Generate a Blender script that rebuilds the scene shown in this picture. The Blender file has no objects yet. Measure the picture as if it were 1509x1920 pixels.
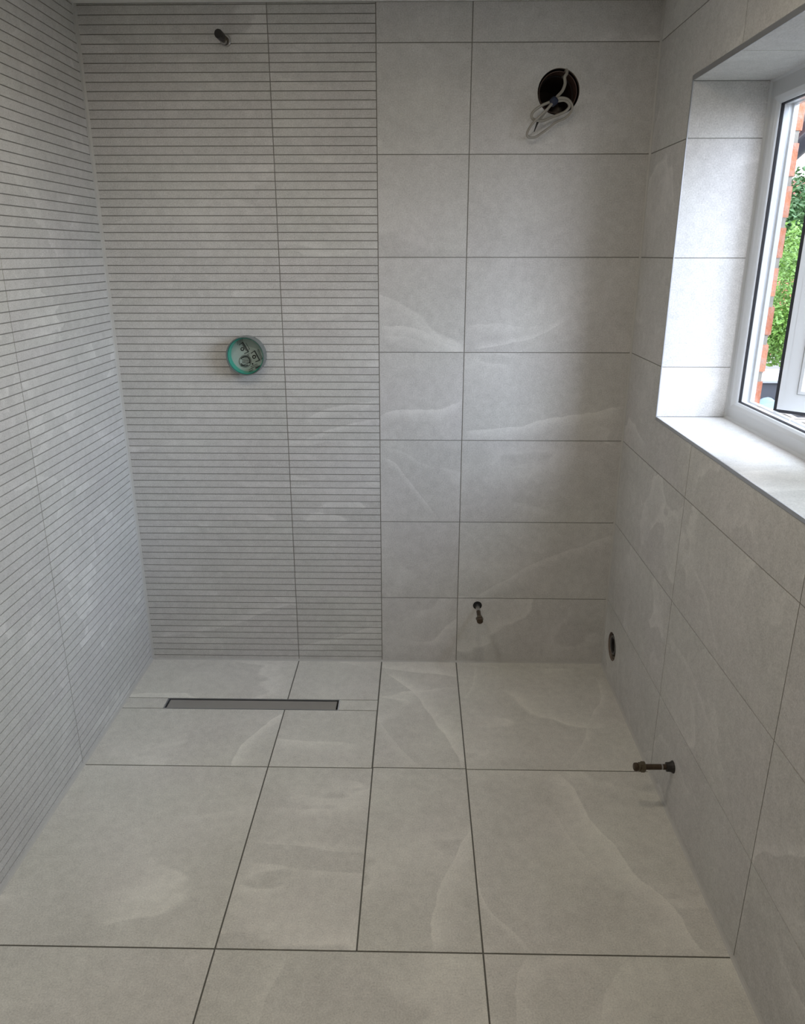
import bpy, bmesh, math, random
from mathutils import Vector, Matrix
random.seed(7)
C = bpy.context.scene.collection
SC = bpy.context.scene

# ------------------------------------------------------------------ camera, world, lights, exposure
W = 1.7244          # right wall
H = 2.173           # ceiling
X1, X2, X3 = 0.5675, 0.8866, 1.1698
YC, YD = -0.638, -1.2748
Z0, S = 0.268, 0.300
FRONT = -3.35
WY0, WY1, WZ0, WZ1, WX = -0.331, -1.57, 1.022, 1.903, 1.927   # window opening and inner plane of its frame

cam_d = bpy.data.cameras.new('camera'); cam = bpy.data.objects.new('camera', cam_d); C.objects.link(cam)
cam_d.sensor_fit = 'HORIZONTAL'; cam_d.sensor_width = 36.0; cam_d.lens = 1416.84/1509*36.0
cam_d.clip_start = 0.02; cam_d.clip_end = 200
pitch, yaw = -0.3300, -0.0194
fwd = Vector((math.sin(yaw)*math.cos(pitch), math.cos(yaw)*math.cos(pitch), math.sin(pitch)))
right = Vector((math.cos(yaw), -math.sin(yaw), 0)); up = right.cross(fwd)
M = Matrix((right, up, -fwd)).transposed().to_4x4(); M.translation = Vector((1.0144, -2.5563, 1.4807))
cam.matrix_world = M
SC.camera = cam

SKY = 4.4           # even overcast sky
GLOW = 16.5         # brighter cloud where the sun stands behind it, low in front of the window
LAMP = 0.175
world = bpy.data.worlds.new('sky'); SC.world = world; world.use_nodes = True
nt = world.node_tree; nt.nodes.clear()
wo = nt.nodes.new('ShaderNodeOutputWorld'); bg = nt.nodes.new('ShaderNodeBackground')
tc = nt.nodes.new('ShaderNodeTexCoord'); sp = nt.nodes.new('ShaderNodeSeparateXYZ'); rp = nt.nodes.new('ShaderNodeValToRGB')
nt.links.new(tc.outputs['Generated'], sp.inputs[0]); nt.links.new(sp.outputs['Z'], rp.inputs[0])
rp.color_ramp.elements[0].position = 0.0; rp.color_ramp.elements[0].color = (0.95, 0.955, 1.0, 1)
rp.color_ramp.elements[1].position = 0.8; rp.color_ramp.elements[1].color = (0.90, 0.93, 1.0, 1)
nt.links.new(rp.outputs[0], bg.inputs['Color'])
az, el = math.radians(-33), math.radians(31)
dt = nt.nodes.new('ShaderNodeVectorMath'); dt.operation = 'DOT_PRODUCT'; nt.links.new(tc.outputs['Generated'], dt.inputs[0])
dt.inputs[1].default_value = (math.cos(el)*math.cos(az), math.cos(el)*math.sin(az), math.sin(el))
mx_ = nt.nodes.new('ShaderNodeMath'); mx_.operation = 'MAXIMUM'; nt.links.new(dt.outputs['Value'], mx_.inputs[0]); mx_.inputs[1].default_value = 0
pw = nt.nodes.new('ShaderNodeMath'); pw.operation = 'POWER'; nt.links.new(mx_.outputs[0], pw.inputs[0]); pw.inputs[1].default_value = 6
ma = nt.nodes.new('ShaderNodeMath'); ma.operation = 'MULTIPLY_ADD'; nt.links.new(pw.outputs[0], ma.inputs[0]); ma.inputs[1].default_value = GLOW; ma.inputs[2].default_value = SKY
nt.links.new(ma.outputs[0], bg.inputs['Strength'])
gm = nt.nodes.new('ShaderNodeMix'); gm.data_type = 'RGBA'; nt.links.new(pw.outputs[0], gm.inputs[0]); nt.links.new(rp.outputs[0], gm.inputs[6]); gm.inputs[7].default_value = (0.76, 0.92, 1.18, 1)
nt.links.new(gm.outputs[2], bg.inputs['Color'])
nt.links.new(bg.outputs[0], wo.inputs[0])

def area(name, loc, size, power, col, rot=(0,0,0), shape='DISK', sy=None, portal=False):
    l = bpy.data.lights.new(name, 'AREA'); l.shape = shape; l.size = size
    if sy: l.size_y = sy
    l.energy = power; l.color = col
    if portal: l.cycles.is_portal = True
    o = bpy.data.objects.new(name, l); o.location = loc; o.rotation_euler = rot; C.objects.link(o); return o
area('window_portal', (WX+0.075, (WY0+WY1)/2, (WZ0+WZ1)/2), 0.88, 1, (1,1,1), (0, math.radians(90), 0), 'RECTANGLE', 1.24, True)

SC.view_settings.view_transform = 'Standard'; SC.view_settings.look = 'None'
SC.view_settings.exposure = 0.0; SC.view_settings.gamma = 1.0; SC.view_settings.use_curve_mapping = False

# ------------------------------------------------------------------ node helpers / materials
class NT:
    def __init__(s, name):
        s.m = bpy.data.materials.new(name); s.m.use_nodes = True; s.t = s.m.node_tree; s.t.nodes.clear()
        s.out = s.n('ShaderNodeOutputMaterial')
    def n(s, typ, **kw):
        n = s.t.nodes.new(typ)
        for k, v in kw.items(): setattr(n, k, v)
        return n
    def l(s, a, b): s.t.links.new(a, b)
    def put(s, sock, v):
        if isinstance(v, (int, float)): sock.default_value = v
        elif isinstance(v, (tuple, list)): sock.default_value = v if len(v) == len(sock.default_value) else tuple(v)+(1,)
        else: s.l(v, sock)
    def math(s, op, a, b=0.0, c=0.0, clamp=False):
        n = s.n('ShaderNodeMath', operation=op, use_clamp=clamp)
        s.put(n.inputs[0], a); s.put(n.inputs[1], b); s.put(n.inputs[2], c); return n.outputs[0]
    def maprange(s, v, a, b, c, d, smooth=False):
        n = s.n('ShaderNodeMapRange', clamp=True)
        if smooth: n.interpolation_type = 'SMOOTHSTEP'
        s.put(n.inputs[0], v)
        for i, x in enumerate((a, b, c, d)): s.put(n.inputs[i+1], x)
        return n.outputs[0]
    def noise(s, vec, scale, detail=3, rough=.5, dist=0.0):
        n = s.n('ShaderNodeTexNoise'); s.l(vec, n.inputs['Vector'])
        n.inputs['Scale'].default_value = scale; n.inputs['Detail'].default_value = detail
        n.inputs['Roughness'].default_value = rough; n.inputs['Distortion'].default_value = dist
        return n.outputs[0]
    def mix(s, f, a, b, mode='MIX'):
        n = s.n('ShaderNodeMix', data_type='RGBA', blend_type=mode)
        s.put(n.inputs[0], f); s.put(n.inputs[6], a); s.put(n.inputs[7], b); return n.outputs[2]

def plain(name, col, rough=.5, metal=0.0, var=0.0, scale=40, bump=0.0, **kw):
    t = NT(name); b = t.n('ShaderNodeBsdfPrincipled'); t.l(b.outputs[0], t.out.inputs[0])
    b.inputs['Roughness'].default_value = rough; b.inputs['Metallic'].default_value = metal
    tc = t.n('ShaderNodeTexCoord')
    n = t.noise(tc.outputs['Object'], scale, 4)
    lo = tuple(c*(1-var) for c in col); hi = tuple(min(1, c*(1+var)) for c in col)
    t.put(b.inputs['Base Color'], t.mix(n, lo, hi))
    if bump:
        bp = t.n('ShaderNodeBump'); bp.inputs['Strength'].default_value = bump; bp.inputs['Distance'].default_value = .002
        t.l(n, bp.inputs['Height']); t.l(bp.outputs[0], b.inputs['Normal'])
    for k, v in kw.items(): b.inputs[k.replace('_', ' ')].default_value = v
    return t.m

def stone(name, axes, veins=(), base=(0.47, 0.455, 0.435), hero=0.6, vein_amt=.9):
    """pale porcelain with wispy lighter veins; veins = (tile_id, t axis index, [(t, s)...], side, width, strength)"""
    t = NT(name); b = t.n('ShaderNodeBsdfPrincipled'); t.l(b.outputs[0], t.out.inputs[0])
    tc = t.n('ShaderNodeTexCoord'); P = tc.outputs['Object']
    at = t.n('ShaderNodeAttribute', attribute_name='tile_shift')
    idn = t.n('ShaderNodeAttribute', attribute_name='tile_id').outputs['Fac']
    add = t.n('ShaderNodeVectorMath', operation='ADD'); t.l(P, add.inputs[0]); t.l(at.outputs['Vector'], add.inputs[1])
    Q = add.outputs[0]
    # generic wisps: one sharp side, one feathered
    st = t.n('ShaderNodeMapping'); st.inputs['Rotation'].default_value = (0.45, 0.5, 0.6); st.inputs['Scale'].default_value = (0.8, 2.2, 2.2)
    t.l(Q, st.inputs[0])
    n1 = t.noise(st.outputs[0], 0.95, 5, .42, .45)
    wisp = t.n('ShaderNodeValToRGB'); cr = wisp.color_ramp
    cr.elements[0].position = .0; cr.elements[0].color = (0,0,0,1); cr.elements[1].position = 1; cr.elements[1].color = (0,0,0,1)
    for p_, v in ((.405,0),(.409,.6),(.45,.2),(.51,0),(.549,0),(.553,1),(.59,.4),(.66,0)):
        e = cr.elements.new(p_); e.color = (v,v,v,1)
    t.l(n1, wisp.inputs[0])
    gate = t.maprange(t.noise(Q, 2.3, 2), .44, .60, 0, 1, True)
    v = t.math('MULTIPLY', t.math('MULTIPLY', wisp.outputs[0], gate), vein_amt)
    # broad cloudiness and fine speckle
    cloud = t.noise(Q, 4.5, 5, .6); fine = t.noise(P, 260, 3, .65); mid = t.noise(Q, 42, 4, .6)
    if veins:
        wob = t.math('MULTIPLY', t.math('SUBTRACT', t.noise(P, 9, 4, .55), .5), .030)
        sx = t.n('ShaderNodeSeparateXYZ'); t.l(P, sx.inputs[0])
        for (tid, ta, pts, side, width, amt) in veins:
            sa = axes[1] if ta == axes[0] else axes[0]
            pts = sorted(pts); t0, t1 = pts[0][0], pts[-1][0]; s0 = min(p[1] for p in pts)-.01; s1 = max(p[1] for p in pts)+.01
            f = t.n('ShaderNodeFloatCurve'); cv = f.mapping.curves[0]
            q = [((a-t0)/(t1-t0), (c-s0)/(s1-s0)) for a, c in pts]
            cv.points[0].location = q[0]; cv.points[1].location = q[-1]
            for a in q[1:-1]: cv.points.new(*a)
            f.mapping.update()
            tn = t.maprange(sx.outputs[ta], t0, t1, 0, 1); t.l(tn, f.inputs['Value'])
            cen = t.math('MULTIPLY_ADD', f.outputs[0], s1-s0, s0)
            d = t.math('MULTIPLY', t.math('SUBTRACT', t.math('ADD', sx.outputs[sa], wob), cen), side)
            band = t.math('MULTIPLY', t.maprange(d, 0, .0035, 0, 1), t.math('POWER', t.maprange(d, .004, width, 1, 0), 1.3))
            endg = t.math('MULTIPLY', t.maprange(sx.outputs[ta], t0-.012, t0+.03, 0, 1), t.maprange(sx.outputs[ta], t1-.03, t1+.012, 1, 0))
            idm = t.math('COMPARE', idn, float(tid), .4)
            band = t.math('MULTIPLY', t.math('MULTIPLY', band, endg), t.math('MULTIPLY', idm, amt))
            v = t.math('MAXIMUM', v, band)
    k = t.math('MULTIPLY_ADD', t.math('SUBTRACT', cloud, .5), .30, 1.0)
    k = t.math('ADD', k, t.math('MULTIPLY', t.math('SUBTRACT', fine, .5), .80))
    k = t.math('ADD', k, t.math('MULTIPLY', t.math('SUBTRACT', mid, .5), .34))
    k = t.math('MULTIPLY_ADD', v, .24, k)
    vo = t.n('ShaderNodeTexVoronoi'); vo.inputs['Scale'].default_value = 150; t.l(P, vo.inputs['Vector'])
    sepc = t.n('ShaderNodeSeparateColor'); t.l(vo.outputs['Color'], sepc.inputs[0])
    speck = t.math('MULTIPLY', t.math('LESS_THAN', vo.outputs['Distance'], .17), t.math('GREATER_THAN', sepc.outputs[0], .62))
    k = t.math('SUBTRACT', k, t.math('MULTIPLY', speck, .20))
    tint = t.mix(t.maprange(t.noise(Q, 3.1, 3), .35, .65, 0, 1), tuple(c*f for c, f in zip(base, (1.0, 1.0, .985))), tuple(c*f for c, f in zip(base, (1.0, .985, .99))))
    sc_ = t.n('ShaderNodeVectorMath', operation='SCALE'); t.l(tint, sc_.inputs[0]); t.l(k, sc_.inputs['Scale'])
    t.l(sc_.outputs[0], b.inputs['Base Color'])
    t.l(t.maprange(fine, .3, .7, hero-.06, hero+.08), b.inputs['Roughness'])
    b.inputs['Specular IOR Level'].default_value = .42
    bp = t.n('ShaderNodeBump'); bp.inputs['Strength'].default_value = .18; bp.inputs['Distance'].default_value = .0015
    t.l(t.noise(P, 120, 4, .6), bp.inputs['Height']); t.l(bp.outputs[0], b.inputs['Normal'])
    return t.m

M_grout = plain('grout', (0.13, 0.125, 0.11), .9, var=.2, scale=120)
M_wgrout = plain('wall_grout', (0.25, 0.24, 0.222), .9, var=.2, scale=120)
M_sil = plain('silicone', (0.50, 0.49, 0.47), .45, var=.05)
M_plaster = plain('white_plaster', (0.84, 0.84, 0.82), .8, var=.03)
M_upvc = plain('white_upvc', (0.59, 0.605, 0.62), .28, var=.02, scale=15)
M_gasket = plain('black_gasket', (0.012, 0.012, 0.016), .6)
M_alu = plain('satin_aluminium', (0.46, 0.47, 0.49), .38, metal=.85, var=.05)
M_steel = plain('brushed_steel', (0.60, 0.585, 0.56), .36, metal=1.0, var=.04)
M_dark = plain('dark_slot', (0.012, 0.012, 0.012), .8)

# ------------------------------------------------------------------ object helpers
def link(name, bm, mats, parent=None, smooth=False, bevel=0):
    me = bpy.data.meshes.new(name); bm.to_mesh(me); bm.free()
    for m in (mats if isinstance(mats, (list, tuple)) else [mats]): me.materials.append(m)
    if smooth:
        for p in me.polygons: p.use_smooth = True
    o = bpy.data.objects.new(name, me); C.objects.link(o); o.parent = parent
    if bevel:
        md = o.modifiers.new('b', 'BEVEL'); md.width = bevel; md.segments = 2; md.limit_method = 'ANGLE'
    return o
def tag(o, label=None, cat=None, kind=None, group=None):
    if label: o['label'] = label
    if cat: o['category'] = cat
    if kind: o['kind'] = kind
    if group: o['group'] = group
    return o
def thing(name, loc, label, cat, kind=None, group=None, rot=(0,0,0)):
    o = bpy.data.objects.new(name, None); C.objects.link(o); o.location = loc; o.rotation_euler = rot; o.empty_display_size = .05
    return tag(o, label, cat, kind, group)
def local(o, parent):           # geometry written in world coordinates, parented without moving it
    bpy.context.view_layer.update()
    o.parent = parent; o.matrix_parent_inverse = parent.matrix_world.inverted(); return o

def add_box(bm, a, b, mat=0):
    x0,y0,z0 = (min(a[i], b[i]) for i in range(3)); x1,y1,z1 = (max(a[i], b[i]) for i in range(3))
    v = [bm.verts.new(p) for p in ((x0,y0,z0),(x1,y0,z0),(x1,y1,z0),(x0,y1,z0),(x0,y0,z1),(x1,y0,z1),(x1,y1,z1),(x0,y1,z1))]
    for f in ((0,3,2,1),(4,5,6,7),(0,1,5,4),(1,2,6,5),(2,3,7,6),(3,0,4,7)):
        q = bm.faces.new([v[i] for i in f]); q.material_index = mat
    return v
def box(name, a, b, mat, parent=None, bevel=0):
    bm = bmesh.new(); add_box(bm, a, b); return link(name, bm, mat, parent, bevel=bevel)
def frame_of(d):
    d = d.normalized(); a = Vector((0,0,1)) if abs(d.z) < .9 else Vector((1,0,0))
    u = d.cross(a).normalized(); return u, d.cross(u).normalized()
def add_lathe(bm, origin, axis, prof, n=40, sides=None, close=False):
    """prof = [(distance along the axis, radius)]"""
    origin = Vector(origin); axis = Vector(axis).normalized(); u, v = frame_of(axis); rings = []
    n = sides or n
    for h, r in prof:
        if r < 1e-6: rings.append([bm.verts.new(origin+axis*h)])
        else: rings.append([bm.verts.new(origin+axis*h+(u*math.cos(2*math.pi*i/n)+v*math.sin(2*math.pi*i/n))*r) for i in range(n)])
    if close: rings.append(rings[0])
    for a, b in zip(rings, rings[1:]):
        for i in range(n):
            j = (i+1) % n
            if len(a) == 1 and len(b) == 1: continue
            if len(a) == 1: bm.faces.new((a[0], b[i], b[j]))
            elif len(b) == 1: bm.faces.new((a[i], b[0], a[j]))
            else: bm.faces.new((a[i], b[i], b[j], a[j]))
    bmesh.ops.recalc_face_normals(bm, faces=bm.faces[:])
def lathe(name, origin, axis, prof, mat, parent=None, n=40, smooth=True, close=False):
    bm = bmesh.new(); add_lathe(bm, origin, axis, prof, n, close=close); o = link(name, bm, mat, parent)
    if smooth:
        for p in o.data.polygons: p.use_smooth = True
        o.data.set_sharp_from_angle(angle=math.radians(35))
    return o
def catmull(pts, n=8, closed=False):
    P = [Vector(p) for p in pts]; out = []
    P = [P[0]*2-P[1]] + P + [P[-1]*2-P[-2]]
    for i in range(1, len(P)-2):
        p0,p1,p2,p3 = P[i-1:i+3]
        for k in range(n):
            t = k/n
            out.append(.5*((2*p1)+(p2-p0)*t+(2*p0-5*p1+4*p2-p3)*t*t+(3*p1-p0-3*p2+p3)*t**3))
    out.append(P[-2]); return out
def add_tube(bm, pts, rad, n=10, flat=1.0):
    pts = [Vector(p) for p in pts]; rings = []; u = None
    for i, p in enumerate(pts):
        d = (pts[min(i+1, len(pts)-1)]-pts[max(i-1, 0)]).normalized()
        if u is None: u, v = frame_of(d)
        else:
            u = (u-d*u.dot(d)).normalized(); v = d.cross(u)
        r = rad(i/(len(pts)-1)) if callable(rad) else rad
        rings.append([bm.verts.new(p+u*math.cos(2*math.pi*k/n)*r+v*math.sin(2*math.pi*k/n)*r*flat) for k in range(n)])
    for a, b in zip(rings, rings[1:]):
        for k in range(n): bm.faces.new((a[k], a[(k+1)%n], b[(k+1)%n], b[k]))
    bm.faces.new(rings[0][::-1]); bm.faces.new(rings[-1])
    bmesh.ops.recalc_face_normals(bm, faces=bm.faces[:])
def tube(name, pts, rad, mat, parent=None, n=10):
    bm = bmesh.new(); add_tube(bm, pts, rad, n); return link(name, bm, mat, parent, smooth=True)

# ------------------------------------------------------------------ tiled surfaces
GD = .0016    # depth of the joints
class Tiled:
    """tiles given in surface coordinates (u, v); P(u, v, depth) maps to the room; nrm is the outward normal"""
    def __init__(s, P, nrm, opening=None):
        s.P, s.nrm, s.op = P, Vector(nrm), opening
        s.bm = bmesh.new(); s.sh = s.bm.faces.layers.float_vector.new('tile_shift'); s.id = s.bm.faces.layers.float.new('tile_id')
        s.rnd = random.Random(3)
    def quad(s, pts, mat, shift=(0,0,0), tid=0, want=None):
        f = s.bm.faces.new([s.bm.verts.new(s.P(*p)) for p in pts]); f.normal_update()
        if f.normal.dot(want if want is not None else s.nrm) < 0: f.normal_flip()
        f.material_index = mat; f[s.sh] = shift; f[s.id] = tid; return f
    def pieces(s, r):
        u0,u1,v0,v1 = r
        if not s.op: return [r]
        a,b,c,d = s.op
        if u1 <= a or u0 >= b or v1 <= c or v0 >= d: return [r]
        out = []
        if v0 < c: out.append((u0,u1,v0,c))
        if v1 > d: out.append((u0,u1,d,v1))
        m0, m1 = max(v0,c), min(v1,d)
        if u0 < a: out.append((u0,a,m0,m1))
        if u1 > b: out.append((b,u1,m0,m1))
        return out
    def holed(s, r, hole, depth, mat, **kw):
        u0,u1,v0,v1 = r; cu,cv,rad = hole; n = 64; A = []; B = []
        angs = sorted([2*math.pi*i/n for i in range(n)] + [math.atan2(b-cv, a-cu) % (2*math.pi) for a in (u0,u1) for b in (v0,v1)])
        for t in angs:
            c, q = math.cos(t), math.sin(t)
            k = min((((u1 if c > 0 else u0)-cu)/c) if abs(c) > 1e-9 else 9e9, (((v1 if q > 0 else v0)-cv)/q) if abs(q) > 1e-9 else 9e9)
            A.append((cu+c*rad, cv+q*rad)); B.append((cu+c*k, cv+q*k))
        for i in range(len(angs)):
            j = (i+1) % len(angs)
            s.quad([(*A[i],depth),(*B[i],depth),(*B[j],depth),(*A[j],depth)], mat, **kw)
        return A
    def tile(s, r, joint=.0025, hole=None, strips=0, tid=0, sides=None, hole_depth=.012, phase=0.0):
        j = joint/2; shift = tuple(s.rnd.uniform(-9, 9) for _ in range(3))
        cells = [r]
        if strips:
            u0,u1,v0,v1 = r; cells = []; v = v0
            while v < v1-1e-6:
                nx = min(v1, (math.floor((v-Z0)/.025+1e-6)+1)*.025+Z0); cells.append((u0,u1,v,nx)); v = nx
        for c in cells:
            sh = shift
            if strips and s.rnd.random() < .45: sh = tuple(a+s.rnd.uniform(-.09, .09) for a in shift)
            for (u0,u1,v0,v1) in s.pieces(c):
                if u1-u0 < 1e-4 or v1-v0 < 1e-4: continue
                if hole:
                    s.holed((u0,u1,v0,v1), hole, GD, 1)
                else: s.quad([(u0,v0,GD),(u1,v0,GD),(u1,v1,GD),(u0,v1,GD)], 1)
                # the tile face, pulled back from the joints on the outer boundary of the tile only
                a0 = u0+(j if u0 == c[0] else 0); a1 = u1-(j if u1 == c[1] else 0)
                b0 = v0+(j if v0 == c[2] else 0); b1 = v1-(j if v1 == c[3] else 0)
                kw = dict(shift=sh, tid=tid)
                if hole:
                    ring = s.holed((a0,a1,b0,b1), hole, 0, 0, **kw)
                    for i in range(len(ring)):
                        p, q = ring[i], ring[(i+1) % len(ring)]
                        s.quad([(*p,0),(*q,0),(*q,hole_depth),(*p,hole_depth)], 2, want=Vector(s.P(hole[0],hole[1],0))-Vector(s.P(*p,0)), **kw)
                else: s.quad([(a0,b0,0),(a1,b0,0),(a1,b1,0),(a0,b1,0)], 0, **kw)
                U = (Vector(s.P(1,0,0))-Vector(s.P(0,0,0))); V = (Vector(s.P(0,1,0))-Vector(s.P(0,0,0)))
                for on_, e, want in ((u0 == c[0], [(a0,b0),(a0,b1)], -U), (u1 == c[1], [(a1,b0),(a1,b1)], U), (v0 == c[2], [(a0,b0),(a1,b0)], -V), (v1 == c[3], [(a0,b1),(a1,b1)], V)):
                    if on_: s.quad([(*e[0],0),(*e[1],0),(*e[1],GD),(*e[0],GD)], 0, want=want, **kw)
    def finish(s, name, mats, parent=None): return link(name, s.bm, mats, parent)

rowz = [0.0] + [Z0+i*S for i in range(7)] + [H]
M_cut = plain('cut_tile_edge', (0.24, 0.19, 0.16), .85, var=.35, scale=90)

# floor -----------------------------------------------------------
FV = [
 (21, 1, [(-0.088,.902),(-0.206,.998),(-0.368,1.072),(-0.527,1.128),(-0.624,1.152)], 1, .085, .95),
 (31, 1, [(-0.87,1.173),(-0.959,1.134),(-1.05,1.093),(-1.149,1.064),(-1.267,1.053)], 1, .085, .95),
 (32, 1, [(-0.639,1.446),(-0.768,1.492),(-0.853,1.504),(-0.951,1.552),(-1.041,1.57),(-1.091,1.609),(-1.138,1.639),(-1.227,1.653),(-1.275,1.678)], -1, .10, .9),
 (32, 1, [(-0.80,1.40),(-0.9,1.43),(-1.0,1.47),(-1.1,1.54),(-1.2,1.585),(-1.275,1.60)], -1, .05, .35),
 (32, 1, [(-1.01,1.172),(-1.115,1.182),(-1.162,1.203),(-1.213,1.242),(-1.272,1.282)], -1, .03, .6),
 (42, 1, [(-1.283,1.263),(-1.355,1.231),(-1.437,1.221),(-1.55,1.19)], 1, .09, .6),
 (41, 1, [(-1.286,1.127),(-1.369,1.099),(-1.44,1.091),(-1.55,1.06)], 1, .07, .5),
 (12, 1, [(-0.347,.563),(-0.455,.494),(-0.54,.46),(-0.646,.451)], 1, .065, 1.0),
 (22, 1, [(-0.11,1.676),(-0.21,1.672),(-0.374,1.599),(-0.477,1.56),(-0.6,1.477)], 1, .035, .55),
 (41, 1, [(-1.30,.735),(-1.326,.729),(-1.389,.712),(-1.445,.706),(-1.55,.69)], -1, .06, .5),
 (42, 1, [(-1.279,1.494),(-1.351,1.43),(-1.432,1.389),(-1.55,1.34)], 1, .08, .45),
 (22, 1, [(-0.015,1.241),(-0.13,1.223),(-0.25,1.19)], 1, .02, .45),
 (21, 1, [(-0.372,.892),(-0.517,.959),(-0.627,1.027)], -1, .05, .45),
]
fl = Tiled(lambda u, v, d: (u, v, -d), (0,0,1))
FJ = .0040
DR0, DR1, DX0, DX1 = -0.2695, -0.3325, 0.1485, 0.7505   # the drain channel
fl.tile((0,X1,DR0,0), FJ, tid=10); fl.tile((X1,X2-.002,DR0,0), FJ, tid=11)
fl.tile((0,DX0-.0005,DR1,DR0), .003, tid=14); fl.tile((DX1+.0005,X2-.002,DR1,DR0), .003, tid=15)
fl.tile((0,X1,YC,DR1), FJ, tid=12); fl.tile((X1,X2-.002,YC,DR1), FJ, tid=13)
fl.quad([(X2,YC,.004),(X3,YC,.004),(X3,YC+.006,.004),(X2,YC+.006,.004)], 1)
fl.tile((X2-.001,X3,YC+.003,0), FJ, tid=21); fl.tile((X3,W,YC,0), FJ, tid=22)
fl.quad([(X2-.0025,YC-.001,.004),(X2+.001,YC-.001,.004),(X2+.001,.002,.004),(X2-.0025,.002,.004)], 1)
fl.tile((0,X1,YD,YC), FJ, tid=30); fl.tile((X1,X2,YD,YC), FJ, tid=33); fl.tile((X2,X3,YD,YC+.003), FJ, tid=31); fl.tile((X3,W,YD,YC), FJ, tid=32)
y = YD; k = 0
while y > FRONT:
    y2 = max(FRONT, y-.603)
    fl.tile((0,X1,y2,y), FJ, tid=40+k); fl.tile((X1,X3,y2,y), FJ, tid=41+k); fl.tile((X3,W,y2,y), FJ, tid=42+k)
    y = y2; k += 10
o = fl.finish('floor', [stone('floor_porcelain', (0,1), FV, base=(0.62,0.61,0.57), hero=.5), M_grout, M_cut])
tag(o, 'large pale grey stone effect porcelain floor tiles with thin dark joints', 'floor', 'structure')

# back wall ----------------------------------------------------------
BV = [
 (105, 0, [(.895,1.715),(.941,1.669),(.991,1.643),(1.041,1.634),(1.117,1.612),(1.165,1.599)], -1, .07, .8),
 (205, 0, [(1.175,1.745),(1.221,1.733),(1.304,1.714),(1.37,1.707),(1.45,1.67)], -1, .05, .5),
 (103, 0, [(.892,1.259),(.992,1.251),(1.081,1.213),(1.166,1.173)], -1, .06, 1.0),
 (103, 0, [(.892,1.225),(.97,1.222),(1.05,1.195),(1.10,1.172)], -1, .04, .6),
 (102, 0, [(.891,.953),(.957,.977),(1.048,.975),(1.138,.994),(1.167,1.012)], -1, .05, 1.0),
 (203, 0, [(1.20,1.172),(1.223,1.178),(1.311,1.196),(1.415,1.222),(1.5,1.265)], 1, .03, .8),
 (203, 0, [(1.172,1.255),(1.27,1.262),(1.36,1.25),(1.44,1.262)], -1, .06, .5),
 (202, 0, [(1.177,.905),(1.305,.913),(1.449,.942),(1.557,.964),(1.708,.989)], -1, .06, 1.0),
 (202, 0, [(1.36,.90),(1.46,.925),(1.60,.953),(1.70,.965)], -1, .02, .6),
 (200, 0, [(1.233,.276),(1.348,.348),(1.461,.423),(1.63,.487),(1.722,.529)], -1, .05, .6),
 (101, 0, [(.893,.811),(.938,.786),(.975,.74),(1.032,.665),(1.09,.596)], -1, .035, .7),
 (101, 0, [(.893,.845),(.96,.83),(1.03,.79),(1.10,.76)], -1, .03, .4),
 (2, 0, [(0.636, 0.948), (0.701, 0.978), (0.775, 0.993), (0.875, 1.004)], -1, .045, .8),
 (2, 0, [(0.604, 0.865), (0.68, 0.892), (0.754, 0.92), (0.874, 0.938)], -1, .03, .7),
 (1, 0, [(0.039, 0.093), (0.205, 0.118), (0.309, 0.141), (0.413, 0.187), (0.567, 0.244)], 1, .05, .6),
 (2, 0, [(0.575, 0.06), (0.692, 0.095), (0.815, 0.135), (0.883, 0.154)], -1, .05, .7),
 (1, 0, [(0.003, 1.553), (0.093, 1.585), (0.18, 1.6), (0.247, 1.594)], -1, .05, .5),
 (207, 0, [(1.172,2.04),(1.288,2.053),(1.383,2.046)], -1, .03, .4),
]
bw = Tiled(lambda u, v, d: (u, d, v), (0,-1,0))
HOLE = (1.432, 1.938, .0625)
for i in range(len(rowz)-1):
    a, b = rowz[i], rowz[i+1]
    tid = 100 + max(0, i-1) if i else 99
    bw.tile((X2,X3,a,b), .0028, tid=100+i-1 if i else 98)
    h = HOLE if i == 6 else None
    bw.tile((X3,W,a,b), .0028, tid=200+i-1 if i else 199, hole=h)
    bw.tile((0,X1,a,b), .0028, strips=1, tid=1); bw.tile((X1,X2,a,b), .0028, strips=1, tid=2)
M_back = stone('back_wall_porcelain', (0,2), BV, base=(0.555,0.548,0.535), hero=.52)
o = bw.finish('wall_back', [M_back, M_wgrout, M_cut])
tag(o, 'back wall of pale grey tiles, grooved strips at left and plain large tiles at right', 'wall', 'structure')

# left wall ------------------------------------------------------------
lw = Tiled(lambda u, v, d: (-d, u, v), (1,0,0))
ys = [0, YC, YC-.603, YC-1.206, YC-1.809, FRONT]
for i in range(len(rowz)-1):
    for a, b in zip(ys[1:], ys): lw.tile((a,b,rowz[i],rowz[i+1]), .0028, strips=1)
M_side = stone('side_wall_porcelain', (1,2), base=(0.555,0.548,0.535), hero=.55)
o = lw.finish('wall_left', [M_side, M_wgrout, M_cut])
tag(o, 'left wall clad in pale grey tiles with fine horizontal grooves', 'wall', 'structure')

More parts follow.
